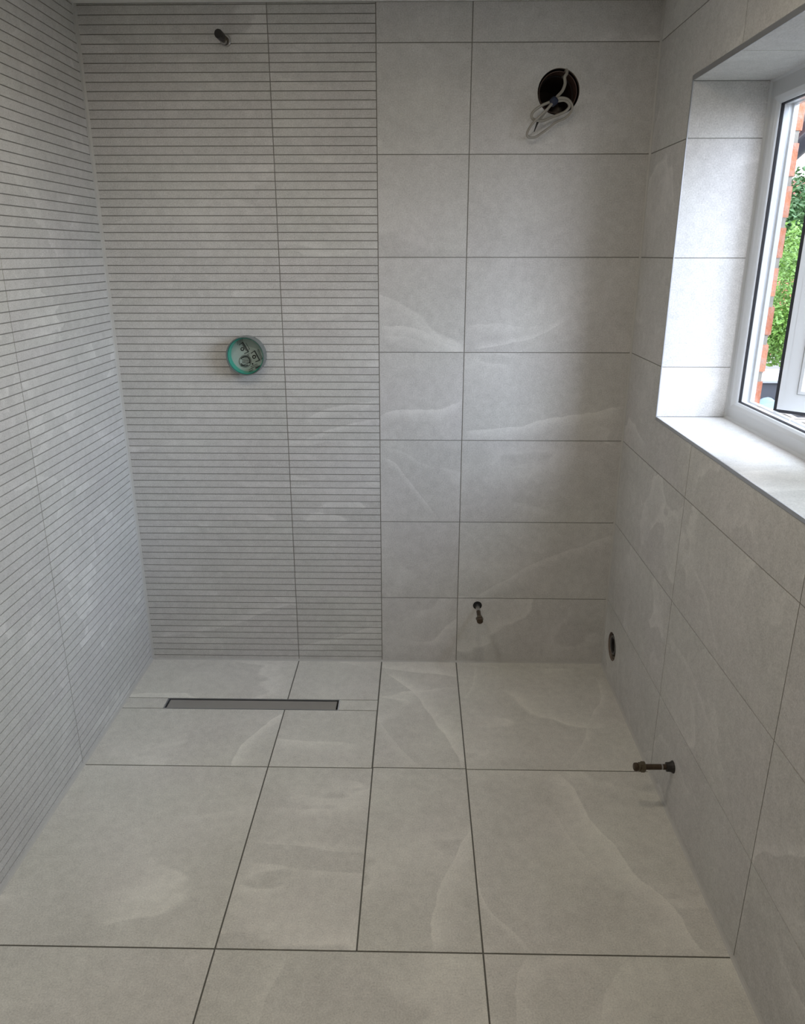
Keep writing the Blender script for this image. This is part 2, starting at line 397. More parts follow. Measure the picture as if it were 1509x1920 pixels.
# right wall with the window opening ------------------------------------
RV = [
 (301, 1, [(-.686,.726),(-.799,.714),(-.865,.686),(-.917,.64),(-.964,.602)], -1, .03, .5),
 (300, 1, [(-.656,.464),(-.764,.475),(-.851,.462),(-.987,.40),(-1.114,.35)], -1, .03, .45),
]
rw = Tiled(lambda u, v, d: (W+d, u, v), (-1,0,0), opening=(WY1, WY0, WZ0, WZ1))
ys = [0, YC, YD, YD-.603, YD-1.206, FRONT]
WASTE = (-.1135, .1345, .052)
for i in range(len(rowz)-1):
    for n_, (a, b) in enumerate(zip(ys[1:], ys)):
        rw.tile((a,b,rowz[i],rowz[i+1]), .0028, tid=(300+i-1) if n_ == 1 else 280, hole=WASTE if (i == 0 and n_ == 0) else None, hole_depth=.012)
M_right = stone('right_wall_porcelain', (1,2), RV, base=(0.555,0.548,0.535), hero=.52)
o = rw.finish('wall_right', [M_right, M_wgrout, M_cut])
tag(o, 'right wall of plain pale grey tiles around the deep window recess', 'wall', 'structure')

# far end, ceiling ------------------------------------------------------
fw = Tiled(lambda u, v, d: (u, FRONT-d, v), (0,1,0))
for i in range(len(rowz)-1):
    for a, b in ((0,X1),(X1,X3),(X3,W)): fw.tile((a,b,rowz[i],rowz[i+1]), .0028)
o = fw.finish('wall_front', [M_back, M_wgrout, M_cut]); tag(o, 'tiled wall behind the viewer', 'wall', 'structure')
o = box('ceiling', (-.02,FRONT-.02,H), (W+.02,.02,H+.08), M_plaster); tag(o, 'flat white plaster ceiling above the tiles', 'ceiling', 'structure')

# silicone beads -----------------------------------------------------------
def bead(name, p0, p1, a, b, r, label):
    """triangular fillet between the directions a and b"""
    bm = bmesh.new(); p0, p1, a, b = Vector(p0), Vector(p1), Vector(a), Vector(b)
    ring = []
    for p in (p0, p1):
        m = (a+b)*.30
        ring.append([bm.verts.new(p+q) for q in (a*r, m*r, b*r, -(a+b)*.001)])
    A, B = ring
    for i in range(4): bm.faces.new((A[i], A[(i+1)%4], B[(i+1)%4], B[i]))
    bm.faces.new(A); bm.faces.new(B[::-1]); bmesh.ops.recalc_face_normals(bm, faces=bm.faces[:])
    return tag(link(name, bm, M_sil), label, 'sealant', 'structure')
e = .0003
bead('trim_1', (0,0,0), (0,0,H), (1,0,0), (0,-1,0), .009, 'pale silicone bead up the left corner of the back wall')
bead('trim_2', (W,0,0), (W,0,H), (-1,0,0), (0,-1,0), .006, 'grey silicone bead up the right corner of the back wall')
bead('trim_3', (0,0,0), (W,0,0), (0,0,1), (0,-1,0), .006, 'silicone bead between back wall and floor')
bead('trim_4', (0,0,0), (0,FRONT,0), (0,0,1), (1,0,0), .007, 'silicone bead between left wall and floor')
bead('trim_5', (W,0,0), (W,FRONT,0), (0,0,1), (-1,0,0), .007, 'silicone bead between right wall and floor')

# ------------------------------------------------------------------ window recess: tiles, metal edge, frame
win = thing('window_1', (WX, (WY0+WY1)/2, WZ0), 'white window in a deep tiled recess with one casement pushed open', 'window', 'structure')
D = WX
rv = Tiled(lambda u, v, d: (u, WY0+d, v), (0,-1,0))
for a, b in ((WZ0, Z0+3*S), (Z0+3*S, Z0+4*S), (Z0+4*S, Z0+5*S), (Z0+5*S, WZ1)): rv.tile((W,D,a,b), .0022)
local(rv.finish('recess_side', [M_side, M_wgrout, M_cut]), win)
rv = Tiled(lambda u, v, d: (u, WY1-d, v), (0,1,0))
for a, b in ((WZ0, Z0+3*S), (Z0+3*S, Z0+4*S), (Z0+4*S, Z0+5*S), (Z0+5*S, WZ1)): rv.tile((W,D,a,b), .0022)
local(rv.finish('recess_side', [M_side, M_wgrout, M_cut]), win)
M_sillt = stone('sill_porcelain', (0,1), base=(0.555,0.55,0.54), hero=.42)
rv = Tiled(lambda u, v, d: (u, v, WZ0-d), (0,0,1))
for a, b in ((YC,WY0),(YD,YC),(WY1,YD)): rv.tile((W,D,a,b), .0014)
local(rv.finish('window_sill', [M_sillt, M_wgrout, M_cut]), win)
rv = Tiled(lambda u, v, d: (u, v, WZ1+d), (0,0,-1))
for a, b in ((YC,WY0),(YD,YC),(WY1,YD)): rv.tile((W,D,a,b), .0018)
local(rv.finish('recess_head', [M_side, M_wgrout, M_cut]), win)

def picture_frame(bm, y0, y1, z0, z1, prof, mat=0):
    """prof = [(inset, x)] swept round the rectangle with mitred corners; y0 > y1"""
    rings = []
    for ins, x in prof:
        rings.append([bm.verts.new((x, y, z)) for y, z in ((y0-ins, z0+ins), (y1+ins, z0+ins), (y1+ins, z1-ins), (y0-ins, z1-ins))])
    for a, b in zip(rings, rings[1:]):
        for i in range(4):
            f = bm.faces.new((a[i], a[(i+1)%4], b[(i+1)%4], b[i])); f.material_index = mat
def close_faces(bm): bmesh.ops.recalc_face_normals(bm, faces=bm.faces[:])

# aluminium tile edge round the opening (room side)
bm = bmesh.new(); rings = []
for f_, x in ((0, W+.001), (0, W-.0015), (.85, W-.0022), (1, W-.0012), (1, W+.004), (.8, W+.006)):
    a_, b_, c_ = f_*.0045, f_*.0095, f_*.0135      # side, bottom and top widths of the visible edge
    rings.append([bm.verts.new((x, y, z)) for y, z in ((WY0+a_, WZ0-b_), (WY1-a_, WZ0-b_), (WY1-a_, WZ1+c_), (WY0+a_, WZ1+c_))])
for a, b in zip(rings, rings[1:]):
    for i in range(4): bm.faces.new((a[i], a[(i+1)%4], b[(i+1)%4], b[i]))
close_faces(bm); local(link('tile_edge_trim', bm, M_alu), win)

bm = bmesh.new()
FO = .021      # the side jambs sit partly behind the recess tiles
picture_frame(bm, WY0+FO, WY1-FO, WZ0-.008, WZ1, [(-.012, WX+.060),(-.012, WX),(.043, WX),(.046,WX+.0015),(.0525, WX+.005),(.0575, WX+.010),(.0590,WX+.013),(.0585,WX+.018),(.0585, WX+.0195),(.0615, WX+.024),(.0615,WX+.036),(.0575,WX+.039),(.0575,WX+.044),(.0615,WX+.048),(.0615,WX+.060),(-.012, WX+.060)])
close_faces(bm); local(link('window_frame', bm, M_upvc), win)
bm = bmesh.new()
picture_frame(bm, WY0+FO, WY1-FO, WZ0-.008, WZ1, [(.051, WX+.0150),(.0605, WX+.0160),(.0618, WX+.0225),(.051, WX+.0230),(.051, WX+.0150)])
close_faces(bm); local(link('gasket', bm, M_gasket), win)
bm = bmesh.new()
picture_frame(bm, WY0, WY1, WZ0, WZ1, [(0, WX+.001),(-.001,WX-.006),(.003, WX-.0025),(.006, WX+.0005),(0,WX+.001)])
close_faces(bm); local(link('sealant_bead', bm, M_upvc), win)
# mullion and fixed light (nearer the viewer)
MY = -0.985
bm = bmesh.new(); add_box(bm, (WX+.002, MY-.04, WZ0+.06), (WX+.058, MY+.04, WZ1-.06)); local(link('mullion', bm, M_upvc, bevel=.006), win)
bm = bmesh.new()
picture_frame(bm, MY-.03, WY1+.055, WZ0+.055, WZ1-.055, [(0,WX+.05),(0,WX+.012),(.010,WX+.008),(.026,WX+.016),(.030,WX+.022),(.030,WX+.05),(0,WX+.05)])
close_faces(bm); local(link('glazing_bead', bm, M_upvc), win)

def glass_mat(name):
    t = NT(name); tr = t.n('ShaderNodeBsdfTransparent'); gl = t.n('ShaderNodeBsdfGlossy'); gl.inputs['Roughness'].default_value = .03
    tr.inputs[0].default_value = (.93,.96,.95,1); mx = t.n('ShaderNodeMixShader'); fr = t.n('ShaderNodeFresnel'); fr.inputs[0].default_value = 1.5
    t.l(fr.outputs[0], mx.inputs[0]); t.l(tr.outputs[0], mx.inputs[1]); t.l(gl.outputs[0], mx.inputs[2]); t.l(mx.outputs[0], t.out.inputs[0]); return t.m
M_glass = glass_mat('window_glass')
bm = bmesh.new(); add_box(bm, (WX+.030, WY1+.08, WZ0+.08), (WX+.034, MY-.055, WZ1-.08)); local(link('glass', bm, M_glass), win)
# casement on friction stays: pushed out, standing clear of the hinge-side jamb
CZ0, CZ1, CL = 1.0785, 1.850, 0.545
cas = bpy.data.objects.new('casement', None); C.objects.link(cas)
cas.matrix_world = Matrix(((.690, .725, 0, 1.984), (-.725, .690, 0, -.500), (0, 0, 1, 0), (0,0,0,1))) if False else Matrix.Identity(4)
sx_, sy_ = .725, -.690
def SP(t, d, z): return (1.991+sx_*t+.690*d, -.501+sy_*t+.725*d, z)   # t along the sash, d outwards
def sash_ring(bm, prof):
    rings = []
    for ins, d in prof:
        rings.append([bm.verts.new(SP(t, d, z)) for t, z in ((ins, CZ0+ins), (CL-ins, CZ0+ins), (CL-ins, CZ1-ins), (ins, CZ1-ins))])
    for a, b in zip(rings, rings[1:]):
        for i in range(4): bm.faces.new((a[i], a[(i+1)%4], b[(i+1)%4], b[i]))
    close_faces(bm)
cas.location = SP(0,0,CZ0); local(cas, win)
bm = bmesh.new(); sash_ring(bm, [(.001,.004),(.001,0),(.046,-.0005),(.048,.002),(.0485,.058),(.006,.060),(.012,.03),(.012,.006),(.001,.004)])
local(link('sash_frame', bm, M_upvc), cas)
bm = bmesh.new(); sash_ring(bm, [(.0465,.001),(.0485,-.0035),(.056,-.0045),(.068,0),(.078,.009),(.080,.014),(.080,.03),(.0465,.03),(.0465,.001)])
local(link('glazing_bead', bm, M_upvc), cas)
bm = bmesh.new(); sash_ring(bm, [(-.008,.006),(-.0075,.001),(.002,.0006),(.002,.012),(-.006,.014),(-.008,.006)])
local(link('gasket', bm, M_gasket), cas)
bm = bmesh.new()
for d in (.020, .040):
    v = [bm.verts.new(SP(t, d, z)) for t, z in ((.07, CZ0+.07), (CL-.07, CZ0+.07), (CL-.07, CZ1-.07), (.07, CZ1-.07))]; bm.faces.new(v)
local(link('glass', bm, M_glass), cas)
bm = bmesh.new(); sash_ring(bm, [(.078,.022),(.084,.022),(.084,.038),(.078,.038),(.078,.022)])
local(link('spacer_bar', bm, M_gasket), cas)
bm = bmesh.new()
for z in (CZ0-.006, CZ1+.004):
    add_tube(bm, [(WX+.045,-.43,z), (WX+.055,-.47,z), SP(.10,.02,z)], .003, 6); add_tube(bm, [(WX+.045,-.62,z), SP(.22,.02,z)], .003, 6)
local(link('friction_stay', bm, M_steel), cas)
# outside cill under the frame
bm = bmesh.new(); add_box(bm, (WX+.055, WY1-.03, WZ0-.005), (WX+.115, WY0+.03, WZ0+.018)); local(link('outer_cill', bm, M_upvc, bevel=.004), win)

# outside brick skin
def brick_mat():
    t = NT('red_brick'); b = t.n('ShaderNodeBsdfPrincipled'); t.l(b.outputs[0], t.out.inputs[0]); b.inputs['Roughness'].default_value = .9
    tc = t.n('ShaderNodeTexCoord'); at = t.n('ShaderNodeAttribute', attribute_name='tile_id').outputs['Fac']
    n = t.noise(tc.outputs['Object'], 35, 5, .65)
    c = t.mix(at, (.33,.11,.055), (.42,.17,.09)); c2 = t.mix(t.maprange(n, .42, .7, 0, 1), c, (.36,.22,.17))
    t.put(b.inputs['Base Color'], c2); bp = t.n('ShaderNodeBump'); bp.inputs['Strength'].default_value = .7; bp.inputs['Distance'].default_value = .006
    t.l(n, bp.inputs['Height']); t.l(bp.outputs[0], b.inputs['Normal']); return t.m
M_brick = brick_mat(); M_mortar = plain('mortar', (.22,.20,.17), .95, var=.3, scale=90, bump=.5)
BX0, BX1 = WX+.061, WX+.090
def brick_skin(bm, lay, x0, x1, ylo, yhi, zlo, zhi, ln=.225, ch=.1045, seed=1):
    r = random.Random(seed); k = 0; z = zlo
    while z < zhi-.02:
        y = yhi; first = True
        while y > ylo+.01:
            L = ln/2 if (first and k % 2) else ln; first = False
            y2 = max(ylo, y-L)
            a = (x0+.004, y2+.005, z+.008+r.uniform(-.003,.003)); b = (x1+r.uniform(-.002,.003), y-.003-r.uniform(0,.003), min(zhi, z+ch-.010))
            n0 = len(bm.faces); add_box(bm, a, b); bm.faces.ensure_lookup_table(); v = r.random()
            for f in bm.faces[n0:]: f[lay] = v
            y = y2
        z += ch; k += 1
def brick_panel(name, ylo, yhi, zlo, zhi, label, seed):
    bm = bmesh.new(); lay = bm.faces.layers.float.new('tile_id')
    # mirrored in y so that whole bricks start at the window jamb
    brick_skin(bm, lay, BX0, BX1, -yhi, -ylo, zlo, zhi, seed=seed)
    for v in bm.verts: v.co.y = -v.co.y
    bmesh.ops.reverse_faces(bm, faces=bm.faces[:])
    bmesh.ops.bevel(bm, geom=bm.edges[:], offset=.006, segments=2, affect='EDGES', clamp_overlap=True)
    add_box(bm, (BX0-.02, ylo+.0065, zlo), (BX1-.005, yhi, zhi), mat=1)
    o = link(name, bm, [M_brick, M_mortar]); return tag(o, label, 'wall', 'structure')
BY = WY0-.014
brick_panel('wall_outside', BY, .35, .62, 2.30, 'red brick outer wall beside the window jamb', 5)
bm = bmesh.new(); lay = bm.faces.layers.float.new('tile_id')
for a in ((.35,-1.9,.62,WZ0-.02),(BY-.001,-1.9,WZ1+.01,2.3),(WY1-.0,-1.9,WZ0,WZ1)): add_box(bm, (BX0,a[1],a[2]), (BX1,a[0],a[3]))
o = link('wall_outside', bm, [M_brick]); tag(o, 'red brick outer wall above and below the window', 'wall', 'structure')
# cavity between outer brick and the tiled recess, so daylight only comes through the window
bm = bmesh.new()
add_box(bm, (W+.002, WY0+.004, .55), (BX0-.021, .35, 2.32)); add_box(bm, (W+.002, -1.9, .55), (BX0-.001, WY1-.004, 2.32))
add_box(bm, (W+.002, WY1-.003, .55), (WX+.06, WY0+.003, WZ0-.007)); add_box(bm, (W+.002, WY1-.003, WZ1+.007), (BX0-.001, WY0+.003, 2.32))
o = link('wall_core', bm, M_mortar); tag(o, 'masonry inside the right wall around the window', 'wall', 'structure')

# ------------------------------------------------------------------ linear drain
dr = thing('linear_drain', ((DX0+DX1)/2, (DR0+DR1)/2, 0), 'long narrow stainless steel drain set flush in the shower floor', 'drain')
bm = bmesh.new()
def ring_flat(bm, x0,x1,y0,y1,w,zt,zb):
    prof = [(0,zb),(0,zt),(w,zt),(w,zb)]
    rings = [[bm.verts.new((x,y,z)) for x,y in ((x0+i,y0+i),(x1-i,y0+i),(x1-i,y1-i),(x0+i,y1-i))] for i, z in prof]
    for a, b in zip(rings, rings[1:]):
        for i in range(4): bm.faces.new((a[i], a[(i+1)%4], b[(i+1)%4], b[i]))
    close_faces(bm)
ring_flat(bm, DX0, DX1, DR1, DR0, .0028, .0003, -.03)
local(link('drain_frame', bm, M_alu), dr)
bm = bmesh.new(); add_box(bm, (DX0+.001, DR1+.001, -.032), (DX1-.001, DR0-.001, -.03)); local(link('channel', bm, M_dark), dr)
bm = bmesh.new(); add_box(bm, (DX0+.0085, DR1+.0052, -.012), (DX1-.0085, DR0-.0085, -.0015)); local(link('cover_plate', bm, M_steel, bevel=.0008), dr)

# ------------------------------------------------------------------ shower valve guard
vc = Vector((.4458, 0, 1.1585)); ax = Vector((0.0, -1, 0))
M_clear = plain('grey_translucent_plastic', (.13,.15,.145), .2, var=.05, Coat_Weight=.25)
M_teal = plain('teal_plastic', (.012,.33,.235), .3, var=.06, Coat_Weight=.5)
M_face = plain('pale_grey_green_plastic', (.40,.47,.44), .35, var=.04)
M_ink = plain('black_print', (.05,.06,.06), .6)
va = thing('shower_valve_guard', vc, 'round teal and grey plastic valve guard on the grooved wall', 'valve cover')
R_ = .0635
local(lathe('guard_ring', vc, ax, [(0,R_+.001),(.041,R_),(.0435,R_-.001),(.0435,R_-.0028),(.040,R_-.0038),(.030,R_-.0042),(0,R_-.0042)], M_clear, n=64), va)
local(lathe('inner_collar', vc, ax, [(.002,R_-.0044),(.0335,R_-.0046),(.0335,R_-.0066),(.003,R_-.0095)], M_teal, n=64), va)
local(lathe('face_plate', vc, ax, [(.001,R_-.0046),(.005,R_-.0075),(.0055,0)], M_face, n=64), va)
def vp(a, b, d=.0062): return Vector((.3055+.1873e-3*a-.0162e-3*b, -d, 1.2721+.0003e-3*a-.1883e-3*b))
bm = bmesh.new()
def stroke(pts, w, closed=False):
    pts = [vp(*p) for p in pts]; n = len(pts); h = w*1.3*.1873e-3/2; segs = n if closed else n-1
    for i in range(segs):
        p, q = pts[i], pts[(i+1)%n]; d = (q-p).normalized(); s = Vector((-d.z, 0, d.x))*h
        p2, q2 = p-d*h*.3, q+d*h*.3
        vs = [p2+s, p2-s, q2-s, q2+s]; top = [bm.verts.new(v+Vector((0,-.0004,0))) for v in vs]; bot = [bm.verts.new(v+Vector((0,.0004,0))) for v in vs]
        bm.faces.new(top); bm.faces.new(bot[::-1])
        for j in range(4): bm.faces.new((top[j], bot[j], bot[(j+1)%4], top[(j+1)%4]))
def circ(cx, cy, r, w, a0=0, a1=360, n=20): stroke([(cx+r*math.cos(math.radians(a0+(a1-a0)*i/n)), cy+r*math.sin(math.radians(a0+(a1-a0)*i/n))) for i in range(n+1)], w)
stroke([(715,385),(820,550)], 19); stroke([(715,385),(652,432)], 9); stroke([(820,550),(748,580)], 9); circ(712,500,26,11)
stroke([(770,392),(840,500),(818,515)], 5); stroke([(700,405),(780,530)], 6)
stroke([(930,530),(1025,695)], 17); stroke([(930,530),(868,575)], 9); stroke([(1025,695),(952,722)], 9); circ(925,636,27,12)
stroke([(988,500),(1072,665),(1050,680)], 6); stroke([(975,520),(1050,670)], 4)
circ(768,712,84,14,-150,25); circ(768,712,84,12,55,150); circ(768,712,106,5)
for i in range(5):
    for j in range(4):
        a, b = 715+i*26+j*4, 655+j*28-i*4
        if (a-768)**2+(b-705)**2 < 68**2: circ(a, b, 7, 3, n=8)
stroke([(690,800),(850,735)], 7)
circ(900,760,6,12,n=8)
stroke([(955,834),(1055,790)], 20); stroke([(868,812),(985,758)], 5); stroke([(880,835),(1000,782)], 4); stroke([(842,892),(910,858)], 6); stroke([(835,865),(905,830)], 4)
for i in range(4):
    for j in range(3): circ(625+i*27, 375-i*14+j*22, 2, 7, n=6)
stroke([(800,600),(840,580)], 6); stroke([(806,622),(836,606)], 5)
close_faces(bm); local(link('printed_diagram', bm, M_ink), va)

# ------------------------------------------------------------------ shower arm outlet near the ceiling
M_brassd = plain('dull_brass', (.13,.105,.07), .45, metal=.7, var=.3, scale=200, bump=.3)
M_chrome = plain('scratched_chrome', (.38,.37,.36), .3, metal=.9, var=.25, scale=160)
M_brown = plain('aged_copper', (.075,.052,.034), .5, metal=.6, var=.35, scale=150, bump=.3)
M_blackp = plain('black_plastic', (.018,.015,.014), .45, var=.2)
oc = Vector((.4415,0,2.0755))
so = thing('shower_arm_outlet', oc, 'capped dark pipe outlet high on the grooved wall, near the ceiling', 'pipe outlet')
local(lathe('wall_ring', oc, (0,-1,0), [(0,.0165),(.004,.0165),(.006,.0145),(.006,.0105),(-.004,.010)], M_chrome, n=32), so)
local(lathe('elbow_body', oc, (0,-1,0), [(0,.0098),(.02,.0095),(.022,.008),(.034,.008)], M_brassd, n=24), so)
local(lathe('locking_clip', oc+Vector((0,-.012,-.006)), (0,-1,0), [(0,.0),(0,.0075),(.012,.0075),(.014,.006),(.014,0)], M_chrome, n=16), so)
local(lathe('end_plug', oc+Vector((-.003,-.034,.001)), (-.06,-1,.05), [(0,0),(0,.0115),(.030,.0125),(.034,.0115),(.034,0)], M_blackp, n=24), so)

# ------------------------------------------------------------------ extractor duct and its cable
hc = Vector((HOLE[0], 0, HOLE[1]))
M_duct = plain('dark_brown_plastic', (.10,.060,.050), .22, var=.2)
du = thing('extractor_duct', hc, 'round dark brown duct hole cut high in the plain tiles', 'duct')
local(lathe('duct_pipe', hc+Vector((-.0012,0,-.001)), (0,1,0), [(.010,.0578),(.007,.0572),(.007,.0552),(.012,.0548),(.30,.0540),(.30,0)], M_duct, n=64), du)
local(lathe('wall_cavity', hc, (0,1,0), [(.003,.0636),(.06,.0636),(.06,.0500)], M_dark, n=64), du)
def cp(a, b, d=.035): return (1.285+.1641e-3*a+.007e-3*b, -d, 2.0315-.1489e-3*b)
M_cable = plain('grey_cable_sheath', (.30,.28,.245), .45, var=.08, Coat_Weight=.2)
M_tape = plain('dark_blue_tape', (.009,.016,.045), .4, var=.15)
ca = thing('fan_cable', hc, 'looped grey cable bound with blue tape hanging from the duct hole', 'cable')
L1 = [(952,400,.022),(955,520,.026),(905,650,.030),(810,755,.034),(735,850,.038)]
tail = [(735,850,.038),(650,960,.040),(560,1080,.040),(462,1205,.038)]
L2 = [(740,830,.036),(560,905,.040),(420,990,.044),(345,1085,.044),(368,1160,.042),(440,1187,.044),(560,1188,.040),(700,1130,.034),(850,1070,.030),(960,1020,.030),(1030,945,.032),(1020,875,.034),(940,825,.036),(840,835,.038),(760,850,.036)]
L3 = [(730,870,.042),(640,970,.048),(520,1090,.050),(400,1205,.050),(310,1320,.046),(265,1430,.040),(310,1487,.034),(420,1480,.030),(550,1400,.028),(700,1290,.026),(800,1205,.026),(950,1140,.026),(1045,1060,.028),(1088,970,.032),(1070,880,.034),(1000,810,.038),(910,785,.040),(820,795,.040),(750,840,.038)]
bm = bmesh.new()
top = [(1.452,.060,1.988),(1.452,.014,1.9945),(1.452,-.002,1.9935),(1.4515,-.012,1.984)]
for L, r in ((L1,.0045),(tail,.0042),(L2,.0042),(L3,.0036)): add_tube(bm, catmull((top if L is L1 else [])+[cp(*p) for p in L], 8), r, 10)
local(link('cable', bm, M_cable, smooth=True), ca)
local(tube('cable_tape', [cp(790,800,.036), cp(760,830,.037), cp(730,862,.038), cp(700,895,.040)], lambda t: (.0105,.0118,.0115,.010)[round(t*3)], M_tape, n=14), ca)
local(tube('cable_end', [cp(466,1200,.0378), cp(440,1270,.037), cp(398,1385,.036)], lambda t: .0036-.0022*t, M_blackp, n=8), ca)

# ------------------------------------------------------------------ pipe tail low on the back wall
tp = Vector((1.244,0,.237))
ta = thing('pipe_tail', tp, 'short capped pipe sticking out of the back wall, low down', 'pipe')
local(lathe('hole_edge', tp+Vector((0,-.0006,.002)), (0,-1,0), [(0,.0165),(.0004,.0165),(.0004,.0)], M_dark, n=28), ta)
local(lathe('pipe_upper', tp, (0,-1,0), [(0,0),(0,.0078),(.050,.0078),(.050,.0074)], M_chrome, n=24), ta)
local(lathe('pipe', tp+Vector((0,-.048,0)), (0,-1,0), [(0,.0074),(.058,.0074)], M_brown, n=24), ta)
local(lathe('compression_nut', tp+Vector((0,-.100,0)), (0,-1,0), [(0,.0076),(.001,.0135),(.010,.0135),(.011,.0115),(.013,.0115)], M_brassd, n=6, smooth=False), ta)
local(lathe('end_cap', tp+Vector((0,-.112,0)), (0,-1,0), [(0,.0118),(.012,.0112),(.014,.0095),(.014,0)], M_brown, n=24), ta)

# ------------------------------------------------------------------ isolating pipe on the right wall
ip = Vector((W,-.804,.1445))
ia = thing('supply_pipe', ip, 'brown copper pipe with a brass fitting sticking out of the right wall', 'pipe')
dx = Vector((-1,0,-.012))
local(lathe('foam_collar', ip, dx, [(0,0),(0,.0175),(.003,.0170),(.007,.0142),(.012,.0132),(.019,.0130),(.020,.008)], M_blackp, n=14, smooth=False), ia)
local(lathe('pipe', ip, dx, [(0,.0078),(.090,.0078)], M_brown, n=24), ia)
local(lathe('pipe_marking', ip, dx, [(.029,.00795),(.031,.0081),(.033,.00795)], M_chrome, n=24), ia)
local(lathe('compression_nut', ip, dx, [(.076,.0078),(.077,.0140),(.080,.0150),(.088,.0150),(.090,.0125)], M_brassd, n=6, smooth=False), ia)
local(lathe('olive_ring', ip, dx, [(.089,.0105),(.091,.0130),(.094,.0130),(.096,.010)], M_brassd, n=20), ia)
local(lathe('end_cap', ip, dx, [(.094,.0100),(.100,.0118),(.106,.0112),(.108,.0085),(.108,0)], M_brown, n=12, smooth=False), ia)

# ------------------------------------------------------------------ waste pipe in the right wall
wc = Vector((W, WASTE[0], WASTE[1]))
M_greyp = plain('grey_plastic_pipe', (.10,.10,.098), .4, var=.2)
M_rubble = plain('rough_mortar', (.13,.11,.085), .95, var=.5, scale=150, bump=1.0)
wa = thing('waste_pipe', wc, 'round open waste hole low in the right wall beside the corner', 'waste pipe')
local(lathe('wall_cavity', wc, (1,0,0), [(.003,.0530),(.08,.0530),(.08,0)], M_dark, n=40), wa)
bm = bmesh.new(); rr = random.Random(2)
for i in range(9):
    t_a = math.radians(-90+rr.uniform(-48,48)); add_lathe(bm, wc+Vector((.008+rr.uniform(0,.012), math.cos(t_a)*.043, math.sin(t_a)*.043)), (1,.2,.1), [(-.008,0),(-.005,.007),(.003,.010),(.012,.006),(.012,0)], 7)
local(link('mortar_crumbs', bm, M_rubble), wa)
local(lathe('pipe_socket', wc+Vector((.003,.004,.004)), (1,0,0), [(.06,.0290),(.0,.0290),(.0,.0345),(.003,.0355),(.06,.0355)], M_greyp, n=40), wa)
local(lathe('rubber_seal', wc+Vector((.003,.004,.004)), (1,0,0), [(.001,.0290),(.004,.0250),(.010,.0250),(.012,.029)], M_blackp, n=40), wa)

# ------------------------------------------------------------------ ceiling downlights (out of the frame, over the room)
def emit(name, col, s):
    t = NT(name); e_ = t.n('ShaderNodeEmission'); e_.inputs[0].default_value = (*col,1); e_.inputs[1].default_value = s; t.l(e_.outputs[0], t.out.inputs[0]); return t.m
M_lens = emit('lamp_lens', (1,.87,.68), 6)
def downlight(x, y, label, P, col=(1,.87,.67)):
    d = thing('ceiling_downlight', (x,y,H), label, 'ceiling light', group='ceiling downlights')
    local(lathe('bezel', (x,y,H), (0,0,-1), [(0,.045),(.003,.044),(.004,.034),(0,.032)], M_upvc, n=32), d)
    local(lathe('lens', (x,y,H-.001), (0,0,-1), [(0,0.0),(0,.031)], M_lens, n=32), d)
    lo = area('downlight_lamp', (x,y,H-.012), .07, P*LAMP, col); local(lo, d)
downlight(1.12, -1.14, 'recessed ceiling downlight over the middle of the floor', 16)
downlight(.42, -1.15, 'added fill downlight in the ceiling over the open shower', 22, (1,.93,.82))  # added lamp, brightens the left wall, back wall and floor on that side
downlight(.72, -2.08, 'recessed ceiling downlight furthest from the back wall', 20)

# ------------------------------------------------------------------ outside
M_grass = plain('lawn', (.09,.095,.08), .95, var=.3, scale=3)
M_pave = plain('pale_paving', (.17,.16,.15), .9, var=.12, scale=1.5)
o = box('ground', (1.5,-40,-2.9), (90,120,-2.7), M_grass); tag(o, 'ground outside far below the window', 'ground', 'structure')
M_leaf = plain('leaf_green', (.085,.18,.025), .6, var=.55, scale=9); M_leafd = plain('leaf_dark_green', (.028,.085,.02), .6, var=.5, scale=6)
M_bark = plain('bark', (.10,.08,.06), .9, var=.3, scale=20, bump=.5)
def tree(name, x, y, crowns, leaf, n, size, label, seed, berries=False):
    r = random.Random(seed)
    t = thing(name, (x,y,-2.7), label, 'tree')
    top = max(c[2] for c in crowns)
    tr = bmesh.new(); add_tube(tr, catmull([(x,y,-2.7),(x+.05,y,-1.6),(x-.03,y+.05,-.6),(x,y,top)], 6), lambda s: .12*(1-s)+.02, 8)
    for c in crowns:
        add_tube(tr, catmull([(x,y,min(c[2]-.7, top-.5)),((x+c[0])/2,(y+c[1])/2,c[2]-.35),c[:3]], 5), lambda s: .035*(1-s)+.008, 6)
    local(link('trunk', tr, M_bark, smooth=True), t)
    bm = bmesh.new()
    for i in range(n):
        c = r.choice(crowns); d = Vector((r.gauss(0,1), r.gauss(0,1), r.gauss(0,1))).normalized()*(r.random()**.4)
        p = Vector(c[:3])+Vector((d.x*c[3], d.y*c[3], d.z*c[4]))
        u = Vector((r.gauss(0,1), r.gauss(0,1), r.gauss(0,.6))).normalized(); w = u.cross(Vector((r.gauss(0,1), r.gauss(0,1), r.gauss(0,1)))).normalized()
        s = size*r.uniform(.6,1.3); nrm = u.cross(w)*s*.15
        v = [bm.verts.new(q) for q in (p-u*s, p-w*s*.5+nrm, p+u*s, p+w*s*.5+nrm)]; bm.faces.new(v)
    local(link('foliage', bm, leaf), t)
tree('garden_tree', 7.0, 8.4, [(6.0,8.3,1.15,.8,.75),(6.5,8.9,.5,.85,.6),(5.9,8.1,.35,.55,.35),(6.9,9.3,1.3,.8,.7),(5.6,7.6,.55,.35,.3)], M_leaf, 14000, .034, 'bright green leafy tree seen through the open casement', 3)
tree('background_tree', 12.6, 21.5, [(12.4,21.3,2.6,1.9,1.3),(13.6,23,2.2,1.9,1.5),(11.6,19.6,1.9,1.5,1.1)], M_leafd, 12000, .085, 'darker green tree top behind the bright garden tree', 4)
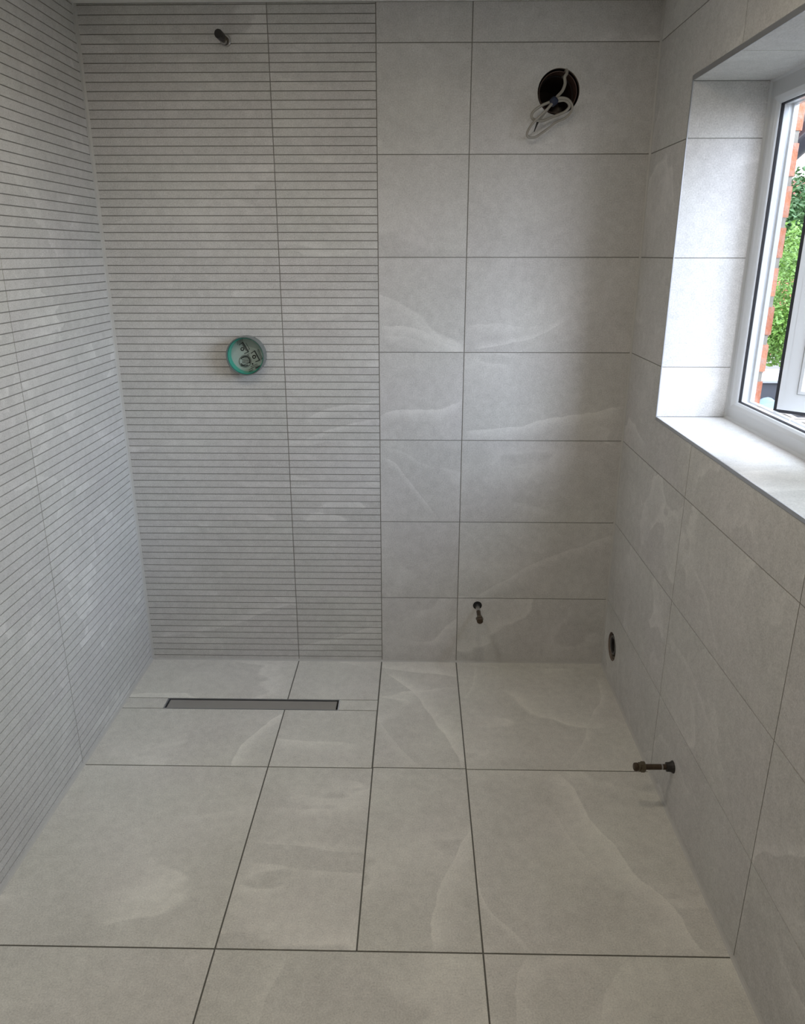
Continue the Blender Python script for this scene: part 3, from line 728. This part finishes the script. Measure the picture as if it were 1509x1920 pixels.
# neighbour's house with a red roof
hs = thing('neighbour_house', (18,33,-2.7), 'brick house with red roof tiles beyond the trees', 'house')
bm = bmesh.new(); add_box(bm, (12,31,-2.7), (24,39,2.2)); local(link('house_walls', bm, M_brick), hs)
def rooftile():
    t = NT('red_roof_tiles'); b = t.n('ShaderNodeBsdfPrincipled'); t.l(b.outputs[0], t.out.inputs[0]); b.inputs['Roughness'].default_value = .85
    tc = t.n('ShaderNodeTexCoord'); br = t.n('ShaderNodeTexBrick'); t.l(tc.outputs['Object'], br.inputs[0])
    sx2 = t.n('ShaderNodeSeparateXYZ'); t.l(tc.outputs['Object'], sx2.inputs[0]); cb = t.n('ShaderNodeCombineXYZ')
    t.l(sx2.outputs[0], cb.inputs[0]); t.l(sx2.outputs[2], cb.inputs[1]); t.l(cb.outputs[0], br.inputs[0])
    br.inputs['Color1'].default_value = (.22,.075,.05,1); br.inputs['Color2'].default_value = (.17,.06,.04,1); br.inputs['Mortar'].default_value = (.09,.03,.02,1)
    br.inputs['Scale'].default_value = 1.6; br.inputs['Brick Width'].default_value = .3; br.inputs['Row Height'].default_value = .25; br.inputs['Mortar Size'].default_value = .02
    t.l(br.outputs[0], b.inputs['Base Color']); return t.m
bm = bmesh.new()
v = [bm.verts.new(p) for p in ((11.6,30.6,2.1),(24.4,30.6,2.1),(24.4,39.4,2.1),(11.6,39.4,2.1),(11.6,35,4.6),(24.4,35,4.6))]
for f in ((0,1,5,4),(2,3,4,5),(0,4,3),(1,2,5),(0,3,2,1)): bm.faces.new([v[i] for i in f])
close_faces(bm); local(link('roof', bm, rooftile()), hs)
for wx in (13.5,17,20.5):
    bm = bmesh.new(); add_box(bm, (wx,30.93,-.2), (wx+1.3,31.05,1.1)); wn = local(link('window', bm, M_upvc), hs)
    bm = bmesh.new(); add_box(bm, (wx+.1,30.91,-.1), (wx+1.2,30.99,1.0)); pane = local(link('pane', bm, M_dark), wn)
# white garden wall, dark shed, tarpaulin, trellis
o = box('garden_wall', (7.2,14.0,-2.7), (14.5,14.25,-.62), plain('white_render', (.24,.235,.22), .9, var=.06, scale=3), bevel=.02)
tag(o, 'pale rendered garden wall below the tree', 'wall')
M_shed = plain('dark_grey_boards', (.022,.024,.032), .6, var=.15, scale=4)
sh = thing('garden_shed', (8.4,12.2,-2.7), 'dark grey shed with a pale flat roof edge below the window', 'shed')
bm = bmesh.new(); add_box(bm, (6.3,12.1,-2.7), (9.8,13.5,-.87)); local(link('shed_walls', bm, M_shed, bevel=.01), sh)
bm = bmesh.new(); add_box(bm, (6.22,12.02,-.87), (9.88,13.58,-.815)); local(link('shed_roof', bm, plain('pale_felt_roof', (.20,.21,.23), .8, var=.1), bevel=.01), sh)
# blue sheet heaped on a low table in front of the shed
r = random.Random(9); bm = bmesh.new(); nx, ny = 30, 22; grid = []
for j in range(ny):
    row = []
    for i in range(nx):
        x = 6.35+i*.062; yy = 10.55+j*.058
        hgt = -1.42+.36*math.exp(-((x-7.45)**2/.14+(yy-11.3)**2/.5))+.05*math.sin(x*9+yy*4)+.03*math.sin(yy*17)
        edge = min(i, nx-1-i, j, ny-1-j)
        if edge < 2: hgt -= .62*(2-edge)
        row.append(bm.verts.new((x, yy, hgt)))
    grid.append(row)
for j in range(ny-1):
    for i in range(nx-1): bm.faces.new((grid[j][i], grid[j][i+1], grid[j+1][i+1], grid[j+1][i]))
o = link('tarpaulin', bm, plain('light_blue_sheet', (.10,.165,.22), .45, var=.08, scale=3), smooth=True)
md = o.modifiers.new('s','SOLIDIFY'); md.thickness = .01
tag(o, 'light blue plastic sheet heaped in front of the dark shed', 'tarpaulin')
# pale lattice over a dark roof just below the sash
lt = thing('roof_lattice', (7.4,9.0,-2.7), 'pale wooden lattice over a dark flat roof beneath the window', 'lattice')
bm = bmesh.new(); add_box(bm, (6.2,7.9,-2.7), (9.0,10.3,-1.12)); local(link('dark_roof', bm, M_shed), lt)
M_wood = plain('pale_weathered_wood', (.20,.18,.16), .8, var=.1, scale=8)
for k in range(9):
    bm = bmesh.new(); x = 6.25+k*.32; add_box(bm, (x,7.95,-1.12), (x+.09,10.25,-1.085)); local(link('batten', bm, M_wood), lt)
for k in range(5):
    bm = bmesh.new(); yy = 8.0+k*.54; add_box(bm, (6.22,yy,-1.085), (8.95,yy+.08,-1.05)); local(link('rail', bm, M_wood), lt)
# black downpipe swan neck just outside the window head
M_dp = plain('black_gloss_pipe', (.02,.02,.028), .18, var=.1, Coat_Weight=.5)
o = tube('downpipe', catmull([(2.10,.42,1.10),(2.10,.42,1.50),(2.14,.40,1.66),(2.325,.34,1.865),(2.50,.29,2.05),(2.54,.28,2.4)], 8), .056, M_dp, n=20)
tag(o, 'black glossy downpipe bend outside the top of the window', 'pipe')
